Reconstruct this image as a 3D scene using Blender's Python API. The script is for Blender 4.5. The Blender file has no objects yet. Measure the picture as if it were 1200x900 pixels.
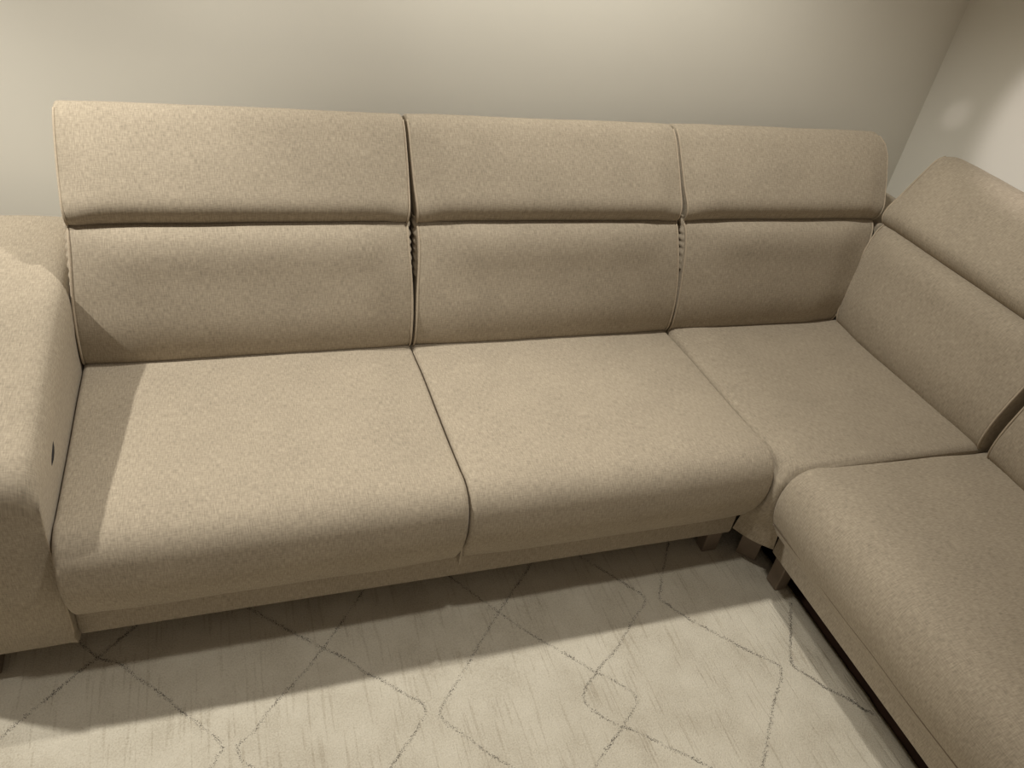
import bpy, bmesh, math, random
from mathutils import Vector, Matrix, noise

random.seed(7)
scene = bpy.context.scene
COL = scene.collection

# ------------------------------------------------------------------ camera
cam_data = bpy.data.cameras.new('camera')
cam = bpy.data.objects.new('camera', cam_data)
COL.objects.link(cam)
cam_data.sensor_fit = 'HORIZONTAL'
cam_data.sensor_width = 36.0
cam_data.lens = 36.0 * 931.3 / 1200.0
cam_data.clip_start = 0.02
_r = Vector((0.943, -0.303, 0.140)).normalized()      # image right in the room
_f = Vector((0.326, 0.742, -0.586)).normalized()      # viewing direction
_u = _r.cross(_f).normalized()
_r = _f.cross(_u).normalized()
cam.matrix_world = Matrix(((_r.x, _u.x, -_f.x, 0.0),
                           (_r.y, _u.y, -_f.y, 0.0),
                           (_r.z, _u.z, -_f.z, 1.692),
                           (0, 0, 0, 1)))
scene.camera = cam

# ------------------------------------------------------------------ world + lamps + exposure
world = bpy.data.worlds.new('room_ambience')
scene.world = world
world.use_nodes = True
bg = world.node_tree.nodes['Background']
bg.inputs['Color'].default_value = (1.0, 0.82, 0.64, 1)
bg.inputs['Strength'].default_value = 0.195


def lamp(name, loc, power, radius, color=(1.0, 0.84, 0.63), target=None, angle=60, blend=0.6):
    kind = 'POINT' if target is None else 'SPOT'
    d = bpy.data.lights.new(name, kind)
    d.energy = power
    d.color = color
    d.shadow_soft_size = radius
    o = bpy.data.objects.new(name, d)
    COL.objects.link(o)
    o.location = loc
    if target is not None:
        d.spot_size = math.radians(angle)
        d.spot_blend = blend
        o.rotation_euler = (Vector(target) - Vector(loc)).to_track_quat('-Z', 'Y').to_euler()
    return o


WARM = (1.0, 0.955, 0.86)
lamp('downlight_over_armrest', (-1.80, 1.74, 2.38), 185.0, 0.035, WARM, (-0.75, 1.45, 0.2), 72, 0.5)
lamp('downlight_over_seats', (0.86, 1.72, 2.45), 88.0, 0.035, WARM, (0.90, 1.58, 0.0), 116, 0.6)
lamp('downlight_over_rug', (0.48, 0.80, 2.45), 46.0, 0.05, WARM, (0.40, 0.98, 0.0), 66, 0.7)
lamp('added_back_wall_fill', (-0.45, 1.70, 2.55), 58.0, 0.06, WARM, (-0.40, 2.30, 1.20), 56, 1.0)  # added fill lamp, brightens the left part of the back wall
lamp('added_light_for_side_wall_patch', (0.75, 0.85, 2.25), 76.0, 0.04, (1.0, 0.92, 0.90), (2.43, 1.58, 1.17), 20.5, 0.3)  # added lamp, cone shaped to throw the bright patch on the right wall
lamp('added_light_for_side_wall_blob', (0.75, 0.95, 2.25), 24.0, 0.02, (1.0, 0.90, 0.88), (2.43, 2.145, 1.035), 2.4, 0.6)  # added narrow beam in place of a small reflected light patch

scene.view_settings.view_transform = 'Standard'
scene.view_settings.look = 'None'
scene.view_settings.gamma = 1.0
scene.view_settings.use_curve_mapping = False
scene.view_settings.exposure = 0.13


# ------------------------------------------------------------------ materials
class NT:
    def __init__(self, name):
        self.m = bpy.data.materials.new(name)
        self.m.use_nodes = True
        self.t = self.m.node_tree
        self.b = self.t.nodes['Principled BSDF']

    def n(self, kind, **kw):
        nd = self.t.nodes.new(kind)
        for k, v in kw.items():
            if k in nd.inputs:
                nd.inputs[k].default_value = v
            else:
                setattr(nd, k, v)
        return nd

    def l(self, a, b):
        self.t.links.new(a, b)

    def math(self, op, a, b=None, c=None):
        nd = self.t.nodes.new('ShaderNodeMath')
        nd.operation = op
        for i, v in enumerate((a, b, c)):
            if v is None:
                continue
            if isinstance(v, (int, float)):
                nd.inputs[i].default_value = v
            else:
                self.l(v, nd.inputs[i])
        return nd.outputs[0]

    def mapped(self, src, scale):
        mp = self.n('ShaderNodeMapping')
        mp.inputs['Scale'].default_value = scale
        self.l(src, mp.inputs['Vector'])
        return mp.outputs[0]

    def noise(self, vec, scale, detail=2.0, rough=0.5):
        nd = self.n('ShaderNodeTexNoise')
        nd.inputs['Scale'].default_value = scale
        nd.inputs['Detail'].default_value = detail
        nd.inputs['Roughness'].default_value = rough
        self.l(vec, nd.inputs['Vector'])
        return nd.outputs['Fac']

    def ramp(self, fac, stops):
        nd = self.n('ShaderNodeValToRGB')
        cr = nd.color_ramp
        while len(cr.elements) < len(stops):
            cr.elements.new(0.5)
        for e, (p, c) in zip(cr.elements, stops):
            e.position = p
            e.color = (*c, 1)
        self.l(fac, nd.inputs['Fac'])
        return nd.outputs['Color']

    def bump(self, height, strength, dist):
        nd = self.n('ShaderNodeBump')
        nd.inputs['Strength'].default_value = strength
        nd.inputs['Distance'].default_value = dist
        self.l(height, nd.inputs['Height'])
        self.l(nd.outputs['Normal'], self.b.inputs['Normal'])


def fabric_material(name, base, contrast=0.18, weave=1.0):
    t = NT(name)
    uv = t.n('ShaderNodeUVMap').outputs[0]
    warp = t.noise(t.mapped(uv, (400, 60, 1)), 1.0, 1.5, 0.55)
    weft = t.noise(t.mapped(uv, (70, 380, 1)), 1.0, 1.5, 0.55)
    cloud = t.noise(t.mapped(uv, (7, 7, 1)), 1.0, 3.0, 0.6)
    w = t.math('ADD', t.math('MULTIPLY', warp, 0.58), t.math('MULTIPLY', weft, 0.42))
    f = t.math('ADD', t.math('MULTIPLY', w, 0.85), t.math('MULTIPLY', cloud, 0.15))
    lo = tuple(c * (1 - contrast * 2.0) for c in base)
    hi = tuple(min(1, c * (1 + contrast * 2.0)) for c in base)
    col = t.ramp(f, [(0.28, lo), (0.72, hi)])
    t.l(col, t.b.inputs['Base Color'])
    t.b.inputs['Roughness'].default_value = 0.95
    t.b.inputs['Specular IOR Level'].default_value = 0.12
    t.b.inputs['Sheen Weight'].default_value = 0.15
    t.b.inputs['Sheen Roughness'].default_value = 0.5
    t.b.inputs['Sheen Tint'].default_value = (1, 0.92, 0.82, 1)
    t.bump(w, 0.35 * weave, 0.0015)
    return t.m


FABRIC_C = (0.354, 0.305, 0.236)
FABRIC = fabric_material('beige_woven_fabric', FABRIC_C)
SEAM = fabric_material('dark_beige_stitching', (0.16, 0.125, 0.09), 0.1)
PIPING = fabric_material('beige_piping_fabric', (0.42, 0.355, 0.27), 0.08)


def plain_material(name, base, rough=0.6, metallic=0.0, var=0.1, scale=40):
    t = NT(name)
    co = t.n('ShaderNodeTexCoord').outputs['Object']
    f = t.noise(co, scale, 3.0)
    col = t.ramp(f, [(0.3, tuple(c * (1 - var) for c in base)), (0.7, tuple(c * (1 + var) for c in base))])
    t.l(col, t.b.inputs['Base Color'])
    t.b.inputs['Roughness'].default_value = rough
    t.b.inputs['Metallic'].default_value = metallic
    t.bump(f, 0.1, 0.001)
    return t.m


LEG = plain_material('taupe_painted_metal', (0.21, 0.165, 0.125), 0.45, 0.2)
LEGCAP = plain_material('black_plastic_foot', (0.015, 0.013, 0.012), 0.6)
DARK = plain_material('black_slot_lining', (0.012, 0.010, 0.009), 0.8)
FLOORM = plain_material('dark_brown_floorboards', (0.035, 0.018, 0.012), 0.5, 0.0, 0.3, 12)


def wall_material():
    t = NT('cream_wall_paint')
    co = t.n('ShaderNodeTexCoord').outputs['Object']
    f = t.noise(co, 1.8, 3.0)
    g = t.noise(co, 160.0, 3.0)
    col = t.ramp(f, [(0.25, (0.745, 0.725, 0.65)), (0.75, (0.785, 0.765, 0.69))])
    t.l(col, t.b.inputs['Base Color'])
    t.b.inputs['Roughness'].default_value = 0.75
    t.b.inputs['Specular IOR Level'].default_value = 0.25
    t.bump(g, 0.12, 0.001)
    return t.m


WALL = wall_material()


def rug_material():
    t = NT('cream_wool_pile')
    co = t.n('ShaderNodeTexCoord').outputs['Object']
    fine = t.noise(co, 260.0, 3.0, 0.7)
    cloud = t.noise(co, 9.0, 3.0, 0.6)
    # broken furrows between the woven rows, running away from the viewer
    st = t.noise(t.mapped(co, (120, 7, 1)), 1.0, 1.0, 0.5)
    groove = t.n('ShaderNodeMapRange', interpolation_type='SMOOTHSTEP')
    for k, v in (('From Min', 0.56), ('From Max', 0.70)):
        groove.inputs[k].default_value = v
    t.l(st, groove.inputs['Value'])
    groove = groove.outputs[0]
    f = t.math('ADD', t.math('MULTIPLY', fine, 0.6), t.math('MULTIPLY', cloud, 0.4))
    f = t.math('SUBTRACT', f, t.math('MULTIPLY', groove, 0.09))
    col = t.ramp(f, [(0.25, (0.38, 0.335, 0.26)), (0.5, (0.57, 0.53, 0.44)), (0.75, (0.69, 0.65, 0.555))])
    t.l(col, t.b.inputs['Base Color'])
    t.b.inputs['Roughness'].default_value = 1.0
    t.b.inputs['Specular IOR Level'].default_value = 0.05
    t.b.inputs['Sheen Weight'].default_value = 0.1
    h = t.math('SUBTRACT', t.math('MULTIPLY', fine, 0.8), t.math('MULTIPLY', groove, 0.16))
    t.bump(h, 0.7, 0.005)
    return t.m


RUG = rug_material()
YARN = plain_material('charcoal_wool_yarn', (0.125, 0.112, 0.095), 1.0, 0.0, 0.5, 300)


# ------------------------------------------------------------------ helpers
def empty(name, loc, label, cat, group=None):
    o = bpy.data.objects.new(name, None)
    COL.objects.link(o)
    o.location = loc
    o['label'] = label
    o['category'] = cat
    if group:
        o['group'] = group
    return o


def link_bm(name, bm, mat, parent=None, smooth=True):
    bmesh.ops.recalc_face_normals(bm, faces=bm.faces)
    me = bpy.data.meshes.new(name)
    bm.to_mesh(me)
    bm.free()
    if smooth:
        for p in me.polygons:
            p.use_smooth = True
    me.materials.append(mat)
    o = bpy.data.objects.new(name, me)
    COL.objects.link(o)
    if parent is not None:
        off = Vector(parent.location)
        pp = parent.parent
        while pp is not None:
            off += Vector(pp.location)
            pp = pp.parent
        me.transform(Matrix.Translation(-off))
        o.parent = parent
    return o


def smooth_poly(pts, closed, n):
    """Catmull-Rom through the control points, resampled to n points by arc length."""
    m = len(pts)
    dense = []
    segs = m if closed else m - 1
    for i in range(segs):
        g = (lambda k: pts[k % m]) if closed else (lambda k: pts[max(0, min(m - 1, k))])
        p0, p1, p2, p3 = (Vector(g(i + k)) for k in (-1, 0, 1, 2))
        for s in range(16):
            t = s / 16
            dense.append(0.5 * ((2 * p1) + (p2 - p0) * t + (2 * p0 - 5 * p1 + 4 * p2 - p3) * t * t
                                + (3 * p1 - p0 - 3 * p2 + p3) * t ** 3))
    dense.append(Vector(pts[0]) if closed else Vector(pts[-1]))
    L = [0.0]
    for a, b in zip(dense, dense[1:]):
        L.append(L[-1] + (b - a).length)
    out = []
    cnt = n if closed else n - 1
    j = 0
    for k in range(n):
        s = L[-1] * k / cnt
        while j < len(L) - 2 and L[j + 1] < s:
            j += 1
        d = L[j + 1] - L[j]
        t = 0 if d < 1e-9 else (s - L[j]) / d
        out.append(dense[j].lerp(dense[j + 1], min(1, max(0, t))))
    return out


def interp(x, tab):
    if x <= tab[0][0]:
        return tab[0][1]
    for (a, va), (b, vb) in zip(tab, tab[1:]):
        if x <= b:
            t = (x - a) / (b - a)
            return va + (vb - va) * t
    return tab[-1][1]


def bell(u, w):
    """0 at both ends (u = distance to the nearer end), 1 inside, eased over w."""
    t = max(0.0, min(1.0, u / w))
    return t * t * (3 - 2 * t)


LEFT = lambda u, d, z: Vector((u, d, z))              # module along the back wall: u is x, depth is y
RIGHT = lambda u, d, z: Vector((d + 0.125, u, z))     # module along the right wall: u is y, depth is x


def sweep(name, ctrl, lo, hi, M, mat, parent, r=0.02, n=28, prof_n=72, disp=None, wob=0.0015, seed=0.0, closed_pts=None):
    """Soft upholstered block: a closed (depth, height) outline carried along u, with rolled-in ends."""
    prof = closed_pts or smooth_poly([Vector((a, b)) for a, b in ctrl], True, prof_n)
    N = len(prof)
    area = sum(prof[i].x * prof[(i + 1) % N].y - prof[(i + 1) % N].x * prof[i].y for i in range(N))
    sgn = 1 if area > 0 else -1
    nrm = []
    for i in range(N):
        t = (prof[(i + 1) % N] - prof[i - 1]).normalized()
        nrm.append(Vector((t.y, -t.x)) * sgn)
    arc = [0.0]
    for i in range(N):
        arc.append(arc[-1] + (prof[(i + 1) % N] - prof[i]).length)
    flo = lo if callable(lo) else (lambda d, z: lo)
    fhi = hi if callable(hi) else (lambda d, z: hi)
    st = []                                   # (metres from the low end or None, metres from the high end, inset)
    for k in range(6):
        th = math.pi / 2 * k / 5
        st.append(('a', r * (1 - math.cos(th)), r * (1 - math.sin(th))))
    for k in range(1, n):
        st.append(('m', k / n, 0.0))
    for k in range(5, -1, -1):
        th = math.pi / 2 * k / 5
        st.append(('b', r * (1 - math.cos(th)), r * (1 - math.sin(th))))
    bm = bmesh.new()
    uvl = bm.loops.layers.uv.new('UVMap')
    rows, us = [], []
    for kind, s, ins in st:
        row, ur = [], []
        for i in range(N):
            p = prof[i] - nrm[i] * ins
            a, b = flo(p.x, p.y), fhi(p.x, p.y)
            if kind == 'a':
                u = a + s
            elif kind == 'b':
                u = b - s
            else:
                u = a + r + (b - a - 2 * r) * s
            q = p.copy()
            if disp:
                h = disp(u - a, b - u, p.x, p.y)
                if isinstance(h, tuple):
                    q = q + nrm[i] * h[0] + Vector((h[1], -0.45 * h[1]))
                else:
                    q = q + nrm[i] * h
            if wob:
                h = noise.noise(Vector((u * 4 + seed, q.x * 5, q.y * 5 + seed))) * wob * 1.6 \
                    + noise.noise(Vector((u * 14 + seed, q.x * 16, q.y * 16))) * wob * 0.6
                q = q + nrm[i] * h
            row.append(bm.verts.new(M(u, q.x, q.y)))
            ur.append(u)
        rows.append(row)
        us.append(ur)
    for k in range(len(rows) - 1):
        for i in range(N):
            j = (i + 1) % N
            f = bm.faces.new((rows[k][i], rows[k][j], rows[k + 1][j], rows[k + 1][i]))
            vj = arc[i + 1]
            for lp, uv in zip(f.loops, ((us[k][i], arc[i]), (us[k][j], vj), (us[k + 1][j], vj), (us[k + 1][i], arc[i]))):
                lp[uvl].uv = uv
    for row in (rows[0], rows[-1]):
        f = bm.faces.new(row)
        for lp, p in zip(f.loops, prof):
            lp[uvl].uv = (p.x, p.y)
    return link_bm(name, bm, mat, parent)


def tube(name, path, rad, mat, parent, seg=8):
    bm = bmesh.new()
    uvl = bm.loops.layers.uv.new('UVMap')
    rings = []
    for i, p in enumerate(path):
        t = (path[min(i + 1, len(path) - 1)] - path[max(i - 1, 0)]).normalized()
        a = t.orthogonal().normalized() if i == 0 else (rings_a - t * rings_a.dot(t)).normalized()
        rings_a = a
        b = t.cross(a)
        rings.append([bm.verts.new(p + (a * math.cos(2 * math.pi * k / seg) + b * math.sin(2 * math.pi * k / seg)) * rad)
                      for k in range(seg)])
    s = 0.0
    for i in range(len(rings) - 1):
        d = (path[i + 1] - path[i]).length
        for k in range(seg):
            j = (k + 1) % seg
            f = bm.faces.new((rings[i][k], rings[i][j], rings[i + 1][j], rings[i + 1][k]))
            for lp, uv in zip(f.loops, ((k * 0.002, s), (k * 0.002 + .002, s), (k * 0.002 + .002, s + d), (k * 0.002, s + d))):
                lp[uvl].uv = uv
        s += d
    bm.faces.new(rings[0])
    bm.faces.new(rings[-1])
    return link_bm(name, bm, mat, parent)


def box_bm(lo, hi, bevel=0.0, seg=2, rot=None, about=None):
    bm = bmesh.new()
    bmesh.ops.create_cube(bm, size=1.0)
    c = (Vector(lo) + Vector(hi)) / 2
    s = Vector(hi) - Vector(lo)
    for v in bm.verts:
        v.co = Vector((v.co.x * s.x, v.co.y * s.y, v.co.z * s.z)) + c
    if bevel:
        bmesh.ops.bevel(bm, geom=list(bm.edges), offset=bevel, segments=seg, affect='EDGES', profile=0.5)
    if rot:
        bmesh.ops.rotate(bm, verts=bm.verts, cent=about or c, matrix=Matrix.Rotation(rot, 3, 'Z'))
    uvl = bm.loops.layers.uv.new('UVMap')
    for f in bm.faces:
        n = f.normal
        ax = max(range(3), key=lambda k: abs(n[k]))
        for lp in f.loops:
            co = lp.vert.co
            lp[uvl].uv = ((co.y, co.z), (co.x, co.z), (co.x, co.y))[ax]
    return bm


def structure(name, lo, hi, mat):
    o = link_bm(name, box_bm(lo, hi), mat, None, smooth=False)
    o['kind'] = 'structure'
    return o


# ------------------------------------------------------------------ room shell
WY, WX = 2.30, 2.43
fl = structure('floor', (-4.0, -2.2, -0.10), (WX, WY, 0.0), FLOORM)
wb = structure('wall_back', (-4.0, WY, -0.10), (WX + 0.12, WY + 0.12, 2.60), WALL)
wr = structure('wall_right', (WX, -2.2, -0.10), (WX + 0.12, WY, 2.60), WALL)

# ------------------------------------------------------------------ rug
RUG_Z = 0.015


def build_rug():
    root = empty('area_rug', (0.2, 0.4, 0.0), 'cream wool rug with thin charcoal diamond lines lying before the sofa', 'rug')
    x0, x1, y0, y1 = -1.15, 1.445, -0.75, 1.50
    nx, ny = 172, 150
    bm = bmesh.new()
    top = [[None] * (ny + 1) for _ in range(nx + 1)]
    for i in range(nx + 1):
        for j in range(ny + 1):
            x = x0 + (x1 - x0) * i / nx
            y = y0 + (y1 - y0) * j / ny
            if i in (0, nx):
                x += noise.noise(Vector((3.1, y * 22, i))) * 0.004
            if j in (0, ny):
                y += noise.noise(Vector((x * 22, 8.1, j))) * 0.004
            z = RUG_Z + noise.noise(Vector((x * 3, y * 3, 0))) * 0.002 + noise.noise(Vector((x * 40, y * 25, 3))) * 0.0012
            e = min(i, nx - i, j, ny - j)
            if e == 0:
                z -= 0.006
            top[i][j] = bm.verts.new((x, y, max(0.003, z)))
    for i in range(nx):
        for j in range(ny):
            bm.faces.new((top[i][j], top[i + 1][j], top[i + 1][j + 1], top[i][j + 1]))
    rim = [top[i][0] for i in range(nx + 1)] + [top[nx][j] for j in range(1, ny + 1)] \
        + [top[i][ny] for i in range(nx - 1, -1, -1)] + [top[0][j] for j in range(ny - 1, 0, -1)]
    low = [bm.verts.new((v.co.x, v.co.y, 0.0005)) for v in rim]
    for k in range(len(rim)):
        m = (k + 1) % len(rim)
        bm.faces.new((rim[k], rim[m], low[m], low[k]))
    bm.faces.new(low)
    link_bm('pile', bm, RUG, root)

    lines = [
        [(-0.511, 1.087), (-0.475, 1.124), (-0.417, 1.178), (-0.376, 1.218), (-0.342, 1.246), (-0.294, 1.291)],
        [(-0.383, 1.296), (-0.342, 1.246), (-0.294, 1.218), (-0.264, 1.182), (-0.212, 1.128), (-0.175, 1.082), (-0.132, 1.033), (-0.087, 0.977), (-0.095, 0.951), (-0.108, 0.932), (-0.22, 0.82), (-0.40, 0.66)],
        [(0.017, 1.288), (0.080, 1.227), (0.147, 1.166), (0.199, 1.122), (0.234, 1.079), (0.270, 1.048), (0.312, 1.005), (0.349, 0.966), (0.328, 0.926), (0.296, 0.891), (0.268, 0.864), (0.247, 0.844), (0.10, 0.70)],
        [(0.252, 1.295), (0.147, 1.166), (0.091, 1.106), (0.028, 1.048), (-0.025, 0.986), (-0.055, 0.966), (-0.050, 0.932), (-0.029, 0.911), (0.10, 0.77), (0.22, 0.64)],
        [(0.519, 1.287), (0.593, 1.180), (0.658, 1.094), (0.719, 1.028), (0.772, 0.965), (0.814, 0.927), (0.847, 0.875), (0.807, 0.832), (0.721, 0.770), (0.682, 0.739), (0.56, 0.62)],
        [(0.707, 1.294), (0.593, 1.180), (0.504, 1.084), (0.449, 1.022), (0.401, 0.972), (0.379, 0.940), (0.390, 0.912), (0.427, 0.868), (0.463, 0.821), (0.501, 0.783), (0.62, 0.65)],
        [(0.897, 1.288), (0.965, 1.198), (0.998, 1.139), (0.935, 1.082), (0.857, 1.013), (0.781, 0.963), (0.727, 0.916), (0.724, 0.880), (0.762, 0.830), (0.810, 0.795), (0.861, 0.749), (0.905, 0.711), (0.942, 0.676), (1.05, 0.56)],
        [(1.155, 1.307), (1.087, 1.208), (1.041, 1.136), (1.051, 1.114), (1.084, 1.062), (1.111, 1.031), (1.157, 0.978), (1.209, 0.922), (1.256, 0.876), (1.249, 0.849), (1.191, 0.792), (1.135, 0.730), (1.082, 0.669), (0.98, 0.56)],
        [(1.410, 1.044), (1.347, 0.951), (1.307, 0.893), (1.297, 0.862), (1.322, 0.826), (1.345, 0.788), (1.387, 0.745), (1.404, 0.715), (1.422, 0.700)],
    ]
    for li, pts in enumerate(lines):
        bm = bmesh.new()
        if pts[0][1] > 1.28:                     # the lines run on beneath the sofa
            (ax, ay), (bx, by) = pts[0], pts[1]
            k = 0.17 / max(0.03, ay - by)
            pts = [(ax + (ax - bx) * k, ay + (ay - by) * k)] + pts
        if pts[-1][1] > 1.28:
            (ax, ay), (bx, by) = pts[-1], pts[-2]
            k = 0.17 / max(0.03, ay - by)
            pts = pts + [(ax + (ax - bx) * k, ay + (ay - by) * k)]
        path = smooth_poly([Vector((a, b, 0)) for a, b in pts], False, max(20, int(70 * len(pts))))
        rnd = random.Random(40 + li)
        for k in range(len(path) - 1):
            p = path[k]
            t = (path[k + 1] - p).normalized()
            s = Vector((-t.y, t.x, 0))
            dens = 0.45 + 1.2 * max(0.0, 0.5 + noise.noise(Vector((k * 0.035, li * 3.7, 0))))
            if rnd.random() > dens:
                continue
            for _ in range(rnd.choice((1, 2, 2))):
                c = p + s * rnd.gauss(0, 0.0022) + t * rnd.uniform(-.0015, .0015)
                z = RUG_Z + noise.noise(Vector((c.x * 3, c.y * 3, 0))) * 0.002
                a = rnd.uniform(0, math.pi)
                d = Vector((math.cos(a), math.sin(a), 0)) * rnd.uniform(0.0013, 0.0027)
                e = Vector((-d.y, d.x, 0)) * 0.8
                lean = Vector((rnd.uniform(-.002, .002), rnd.uniform(-.002, .002), 0))
                base = [bm.verts.new((c + v) + Vector((0, 0, z - 0.003))) for v in (d, e, -d, -e)]
                tip = bm.verts.new(c + lean + Vector((0, 0, z + rnd.uniform(0.001, 0.003))))
                for q in range(4):
                    bm.faces.new((base[q], base[(q + 1) % 4], tip))
        o = link_bm('pattern_line', bm, YARN, root)
        if li == 0:
            o['label'] = 'thin charcoal yarn line'
    return root


build_rug()

# ------------------------------------------------------------------ sofa parts
SEAT = [(1.90, 0.425), (1.80, 0.430), (1.66, 0.440), (1.50, 0.444), (1.35, 0.450), (1.26, 0.455), (1.212, 0.448), (1.180, 0.422),
        (1.164, 0.375), (1.164, 0.325), (1.178, 0.275), (1.203, 0.225), (1.222, 0.203), (1.250, 0.197), (1.45, 0.195), (1.75, 0.195),
        (1.90, 0.198), (1.915, 0.31)]
BACK = [(1.862, 0.375), (1.832, 0.410), (1.806, 0.446), (1.806, 0.52), (1.826, 0.60), (1.850, 0.665), (1.877, 0.715), (1.898, 0.742),
        (1.925, 0.757), (1.975, 0.755), (2.02, 0.735), (2.03, 0.66), (2.02, 0.52), (2.01, 0.40), (1.97, 0.355), (1.90, 0.352)]
HEAD = [(1.905, 0.757), (1.896, 0.775), (1.910, 0.805), (1.945, 0.843), (1.985, 0.890), (2.020, 0.930), (2.045, 0.957), (2.072, 0.976),
        (2.105, 0.980), (2.140, 0.962), (2.150, 0.925), (2.125, 0.860), (2.080, 0.800), (2.030, 0.768), (1.975, 0.758), (1.93, 0.752)]


def seat_disp(du, dv, d, z):
    e = bell(min(du, dv), 0.16)
    top = 1.0 if z > 0.42 and d > 1.25 else 0.35
    if d > 1.86:
        return 0.0
    return (e - 0.6) * 0.010 * top


def back_disp(du, dv, d, z):
    if d > 1.93 or z < 0.38:
        return 0.0
    e = bell(min(du, dv), 0.15)
    s = max(0.0, math.sin(math.pi * min(1, max(0, (z - 0.38) / 0.38)))) ** 0.6
    roll = math.exp(-((z - 0.715) / 0.055) ** 2) * max(0.0, min(1.0, (1.918 - d) / 0.03))
    return e * (0.015 * s + 0.017 * roll)


def head_disp(du, dv, d, z):
    if d > 2.12:
        return (0.0, 0.0)
    m = min(du, dv)
    t = min(1.0, max(0.0, (z - 0.752) / 0.232))
    cut = math.exp(-((z - 0.752) / 0.030) ** 2) * max(0.0, min(1.0, (2.02 - d) / 0.06))         # tufted groove, starting a hand's breadth in from each side
    return (0.018 * bell(m, 0.10) * math.sin(math.pi * t ** 0.75), 0.034 * (0.42 + 0.58 * bell(m - 0.018, 0.060)) * cut)


def pinch(z):
    return 0.0085 * math.exp(-((z - 0.725) / 0.10) ** 2)


def back_unit(parent, M, lo, hi, seed):
    """One back: lower cushion, adjustable headrest above the deep groove, piping and gathered gussets at the sides."""
    flo = lo if callable(lo) else (lambda d, z: lo)
    fhi = hi if callable(hi) else (lambda d, z: hi)
    b = sweep('back_cushion', BACK, lo, hi, M, FABRIC, parent, r=0.012, n=40, disp=back_disp, seed=seed)
    h = sweep('headrest', HEAD, lo, hi, M, FABRIC, parent, r=0.010, n=40, disp=head_disp, seed=seed + 5)
    edge_b = smooth_poly([Vector(p) for p in BACK[1:9]], False, 30)
    edge_h = smooth_poly([Vector(p) for p in HEAD[0:8]], False, 30)
    for f, sgn in ((flo, 1), (fhi, -1)):
        for owner, edge in ((b, edge_b), (h, edge_h)):
            path = []
            for p in edge:
                dd = head_disp(0.0, 0.0, p.x, p.y)[1] if owner is h else 0.0
                path.append(M(f(p.x, p.y) + sgn * 0.0035, p.x + 0.001 + dd, p.y - 0.001 - 0.45 * dd))
            tube('piping', path, 0.0030, PIPING, owner)
        # gathered bellows of fabric on the side, between cushion and headrest
        bm = bmesh.new()
        uvl = bm.loops.layers.uv.new('UVMap')
        grid = []
        for i in range(41):
            z = 0.625 + 0.145 * i / 40
            d0 = interp(z, [(0.60, 1.832), (0.665, 1.858), (0.715, 1.884), (0.757, 1.912), (0.79, 1.92)])
            row = []
            for j in range(7):
                d = d0 + 0.085 * j / 6
                out = pinch(z) * (0.66 + 0.30 * math.sin(i * 1.15 + j * 0.5 * math.sin(i * .3)))
                row.append(bm.verts.new(M(f(d, z) - sgn * (out if 0 < j < 6 else -0.003), d, z)))
            grid.append(row)
        for i in range(40):
            for j in range(6):
                fc = bm.faces.new((grid[i][j], grid[i][j + 1], grid[i + 1][j + 1], grid[i + 1][j]))
                for lp, uv in zip(fc.loops, ((j, i), (j + 1, i), (j + 1, i + 1), (j, i + 1))):
                    lp[uvl].uv = (uv[0] * 0.012, uv[1] * 0.0036)
        g = link_bm('gusset', bm, FABRIC, b)
        md = g.modifiers.new('thick', 'SOLIDIFY')
        md.thickness = 0.0015
    return b, h


def leg(parent, lo, hi, rot=None, about=None):
    l = link_bm('leg', box_bm(lo, hi, 0.003, 2, rot, about), LEG, parent, smooth=False)
    return l


# ------------------------------------------------------------------ long section along the back wall
sofa = empty('sofa_section', (0.3, 1.7, 0.0),
             'long beige fabric sofa section with armrest, two seats and two headrests along back wall', 'sofa',
             'sections of the beige corner sofa')
sweep('seat_cushion', SEAT, -0.357, 0.4705, LEFT, FABRIC, sofa, r=0.013, disp=seat_disp, seed=1.3)
sweep('seat_cushion', SEAT, 0.4735, 1.290, LEFT, FABRIC, sofa, r=0.013, disp=seat_disp, seed=4.1)
back_unit(sofa, LEFT, lambda d, z: -0.358 + pinch(z), lambda d, z: 0.4695 - pinch(z), 2.2)
back_unit(sofa, LEFT, lambda d, z: 0.4745 + pinch(z), lambda d, z: 1.289 - pinch(z), 7.7)
link_bm('seat_gap_light_block', box_bm((0.4695, 1.195, 0.21), (0.4745, 1.88, 0.395)), FABRIC, sofa, smooth=False)  # added strip, keeps lamp light from leaking through the gap between the seats
base = link_bm('base', box_bm((-0.362, 1.236, 0.118), (1.291, 2.10, 0.205), 0.006, 2), FABRIC, sofa)
link_bm('back_frame', box_bm((-0.362, 2.00, 0.118), (1.286, 2.16, 0.74), 0.012, 2), FABRIC, sofa)


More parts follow.
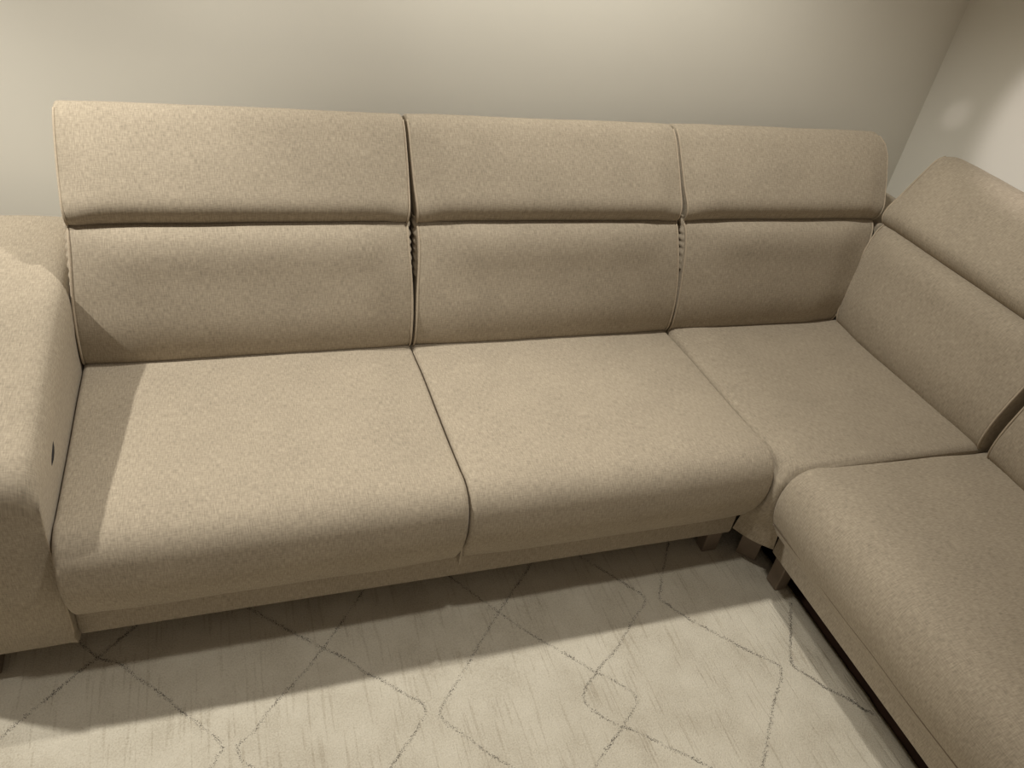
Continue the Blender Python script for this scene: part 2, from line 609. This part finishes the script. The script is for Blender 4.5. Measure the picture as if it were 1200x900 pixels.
def build_arm():
    prof = [(-0.362, 0.140), (-0.362, 0.30), (-0.360, 0.45), (-0.358, 0.53), (-0.360, 0.560), (-0.369, 0.583), (-0.388, 0.596), (-0.42, 0.600),
            (-0.50, 0.604), (-0.60, 0.600), (-0.66, 0.580), (-0.69, 0.545), (-0.70, 0.48), (-0.70, 0.30), (-0.70, 0.140),
            (-0.69, 0.128), (-0.53, 0.126), (-0.372, 0.128)]
    loop = smooth_poly([Vector(p) for p in prof], True, 90)
    N = len(loop)
    bm = bmesh.new()
    uvl = bm.loops.layers.uv.new('UVMap')
    arc = [0.0]
    for i in range(N):
        arc.append(arc[-1] + (loop[(i + 1) % N] - loop[i]).length)
    ys = [(1.212, 0.030), (1.2125, 0.022), (1.216, 0.012), (1.222, 0.005), (1.232, 0.0)]
    ys += [(1.232 + (2.16 - 1.232) * k / 40, 0.0) for k in range(1, 41)]
    ys += [(2.17, 0.004), (2.175, 0.014)]
    rows, yy = [], []
    for y, ins in ys:
        row, yr = [], []
        for p in loop:
            c = Vector((-0.531, 0.36))
            q = Vector((p.x + (ins if p.x < c.x else -ins) * min(1, abs(p.x - c.x) / 0.1) * (0.12 if p.x > c.x else 1),
                        p.y))
            rise = interp(y, [(1.20, 0.0), (1.37, 0.006), (1.55, 0.022), (1.75, 0.042), (2.0, 0.055), (2.18, 0.060)])
            w = max(0.0, min(1.0, (p.y - 0.40) / 0.16))
            z = q.y + rise * w
            top = max(0.0, min(1.0, (p.y - 0.53) / 0.05))
            z -= ins * top * 1.2
            # front top edge rolls over
            yf = y
            if top > 0 and y < 1.30:
                k = (1.30 - y) / 0.088
                z -= 0.045 * top * max(0.0, k) ** 2.6
            bow = 0.0
            if y < 1.30:
                bow = 0.0
            x = q.x
            if p.x > -0.45 and p.y > 0.50:      # the inside edge is a little fuller towards the back
                x += 0.004 * max(0, (y - 1.5))
            n1 = noise.noise(Vector((x * 6, y * 4, z * 6))) * 0.003
            if p.x > -0.40 and p.y < 0.52:
                n1 = 0
                dx, dz = (y - 1.405) / 0.05, (z - 0.535) / 0.035
                n1 = -0.004 * math.exp(-dx * dx - dz * dz)
                row.append(bm.verts.new((x + n1, yf, z)))
            else:
                row.append(bm.verts.new((x, yf, z + n1 * top)))
            yr.append(y)
        rows.append(row)
        yy.append(yr)
    for k in range(len(rows) - 1):
        for i in range(N):
            j = (i + 1) % N
            f = bm.faces.new((rows[k][i], rows[k][j], rows[k + 1][j], rows[k + 1][i]))
            for lp, uv in zip(f.loops, ((arc[i], ys[k][0]), (arc[i + 1], ys[k][0]), (arc[i + 1], ys[k + 1][0]), (arc[i], ys[k + 1][0]))):
                lp[uvl].uv = uv
    for row in (rows[0], rows[-1]):
        f = bm.faces.new(row)
        for lp in f.loops:
            lp[uvl].uv = (lp.vert.co.x, lp.vert.co.z)
    arm = link_bm('armrest', bm, FABRIC, sofa)
    # raised seam round the front panel
    seam = [Vector((-0.3640, 1.214, z)) for z in [0.16 + 0.02 * k for k in range(17)]]
    tube('seam', seam, 0.0022, PIPING, arm)
    # dark slot in the inner face
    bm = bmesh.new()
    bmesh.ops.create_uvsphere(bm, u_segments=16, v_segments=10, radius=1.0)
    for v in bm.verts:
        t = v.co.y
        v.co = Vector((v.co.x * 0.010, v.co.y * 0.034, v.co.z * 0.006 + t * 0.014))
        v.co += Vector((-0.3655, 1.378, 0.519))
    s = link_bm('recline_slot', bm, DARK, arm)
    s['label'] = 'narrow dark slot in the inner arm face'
    bm = bmesh.new()
    bmesh.ops.create_uvsphere(bm, u_segments=12, v_segments=8, radius=0.0045)
    for v in bm.verts:
        v.co += Vector((-0.3655, 1.436, 0.541))
    link_bm('slot_stitch', bm, DARK, arm)


build_arm()
leg(sofa, (1.243, 1.262, 0.0165), (1.2915, 1.298, 0.13))
leg(sofa, (-0.60, 1.245, 0.0165), (-0.530, 1.30, 0.13))
leg(sofa, (1.20, 2.0, 0.0), (1.26, 2.06, 0.13))
leg(sofa, (-0.60, 2.0, 0.0), (-0.54, 2.06, 0.13))

# ------------------------------------------------------------------ corner section
corner = empty('sofa_section', (1.7, 1.55, 0.0),
               'square corner section of beige fabric sofa with two backs meeting at room corner', 'sofa',
               'sections of the beige corner sofa')


def corner_seat():
    x0, y0, x1, y1 = 1.2935, 1.1420, 2.045, 1.92
    pr = [(1.238, 0.134), (1.235, 0.155), (1.228, 0.20), (1.208, 0.24), (1.190, 0.29), (1.180, 0.34), (1.182, 0.380), (1.198, 0.415),
          (1.232, 0.437), (1.275, 0.445), (1.34, 0.4465), (1.45, 0.4455), (1.6, 0.444), (1.8, 0.441), (2.0, 0.438), (2.25, 0.434), (2.5, 0.432), (2.64, 0.430)]
    prof = smooth_poly([Vector(p) for p in pr], False, 90)
    bm = bmesh.new()
    uvl = bm.loops.layers.uv.new('UVMap')
    m = 36
    rows = []
    for p in prof:
        ya, xa = p.x, p.x + 0.125 + 0.006
        ya = max(ya, y0 + 0.012)
        A = Vector((x0, ya))
        B = Vector((xa, y0))
        if ya > y1:
            A = Vector((x0 + (ya - y1), y1))
        if xa > x1:
            B = Vector((x1, y0 + (xa - x1)))
        row = []
        for j in range(m + 1):
            t = j / m
            q = A.lerp(B, t)
            # the front facet bows a little
            L = (B - A).length
            bow = 0.012 * math.sin(math.pi * t) * max(0.0, 1 - (p.x - 1.19) / 0.15) if p.x < 1.34 else 0
            q = q - Vector((0.707, 0.707)) * bow
            e = min(q.x - x0, q.y - y0)
            z = p.y
            if z > 0.40:
                z += 0.008 * (bell(max(0, e), 0.12) - 0.6) + 0.003 * noise.noise(Vector((q.x * 5, q.y * 5, 2)))
                z -= 0.010 * (1 - bell(max(0, e), 0.018))
            row.append(bm.verts.new((q.x, q.y, z)))
        rows.append(row)
    s = [0.0]
    for a, b in zip(prof, prof[1:]):
        s.append(s[-1] + (b - a).length)
    for k in range(len(rows) - 1):
        for j in range(m):
            vs = (rows[k][j], rows[k][j + 1], rows[k + 1][j + 1], rows[k + 1][j])
            try:
                f = bm.faces.new(vs)
            except ValueError:
                continue
            for lp in f.loops:
                c = lp.vert.co
                if c.z > 0.40:
                    lp[uvl].uv = (c.x, c.y)
                else:
                    lp[uvl].uv = (c.x, c.z)
    # skirts down the sides that meet the neighbouring sections
    for side in (0, m):
        col = [r[side] for r, p in zip(rows, prof) if p.x > 1.25 and p.y > 0.40]
        lowv = [bm.verts.new((v.co.x, v.co.y, 0.134)) for v in col]
        for a, b, c, d in zip(col, col[1:], lowv[1:], lowv):
            try:
                f = bm.faces.new((a, b, c, d))
            except ValueError:
                continue
            for lp in f.loops:
                lp[uvl].uv = (lp.vert.co.x + lp.vert.co.y, lp.vert.co.z)
    bmesh.ops.remove_doubles(bm, verts=bm.verts, dist=1e-5)
    return link_bm('seat_cushion', bm, FABRIC, corner)


corner_seat()
X_END_B = [(0.35, 1.905), (0.43, 1.927), (0.60, 1.968), (0.74, 2.019), (0.78, 2.024)]
X_END_H = [(0.74, 2.020), (0.80, 2.042), (0.86, 2.064), (0.93, 2.082), (0.96, 2.080), (0.985, 2.064), (1.02, 2.05)]
Y_END_B = [(0.35, 1.785), (0.43, 1.797), (0.60, 1.832), (0.755, 1.882), (0.80, 1.886)]
Y_END_H = [(0.74, 1.884), (0.80, 1.893), (0.90, 1.908), (0.965, 1.917), (0.99, 1.905)]
XE = lambda d, z: interp(z, X_END_B) if z < 0.757 else interp(z, X_END_H)
YE = lambda d, z: interp(z, Y_END_B) if z < 0.757 else interp(z, Y_END_H) - max(0.0, d - 2.07) * 0.6
back_unit(corner, LEFT, lambda d, z: 1.294 + pinch(z), XE, 11.0)
back_unit(corner, RIGHT, 1.143, YE, 14.0)
link_bm('back_frame', box_bm((1.30, 2.00, 0.118), (2.15, 2.16, 0.73), 0.012, 2), FABRIC, corner)
link_bm('back_frame', box_bm((2.145, 1.15, 0.118), (2.29, 1.99, 0.73), 0.012, 2), FABRIC, corner)
link_bm('back_frame', box_bm((2.035, 1.895, 0.118), (2.29, 2.16, 0.745), 0.012, 2), FABRIC, corner)
_c = Vector((1.380, 1.234, 0.06))
leg(corner, (_c.x - 0.030, _c.y - 0.018, 0.0165), (_c.x + 0.030, _c.y + 0.018, 0.15), math.radians(-45), _c)
leg(corner, (2.12, 2.02, 0.0), (2.18, 2.08, 0.13))

# ------------------------------------------------------------------ section along the right wall
side = empty('sofa_section', (1.75, 0.6, 0.0),
             'beige fabric sofa section along right wall with stitched front, nearest the camera', 'sofa',
             'sections of the beige corner sofa')
Y_LOW = 0.10
sweep('seat_cushion', SEAT, Y_LOW, 1.138, RIGHT, FABRIC, side, r=0.013, disp=seat_disp, seed=21.0)
back_unit(side, RIGHT, Y_LOW, 1.112, 25.0)
link_bm('base', box_bm((1.362, Y_LOW, 0.130), (2.16, 1.139, 0.205), 0.006, 2), FABRIC, side)
tube('stitch_seam', [Vector((1.3050, Y_LOW + 0.02 + (1.125 - Y_LOW - 0.02) * k / 60, 0.268 + 0.0012 * math.sin(k * 0.4))) for k in range(61)],
     0.0022, SEAM, side)
link_bm('back_frame', box_bm((2.125, Y_LOW, 0.118), (2.285, 1.136, 0.73), 0.012, 2), FABRIC, side)
leg(side, (1.386, 1.090, 0.0165), (1.424, 1.136, 0.14))
leg(side, (1.396, Y_LOW + 0.03, 0.0165), (1.432, Y_LOW + 0.09, 0.13))
leg(side, (2.15, Y_LOW + 0.03, 0.0), (2.19, Y_LOW + 0.09, 0.13))
leg(side, (2.15, 1.05, 0.0), (2.19, 1.11, 0.13))
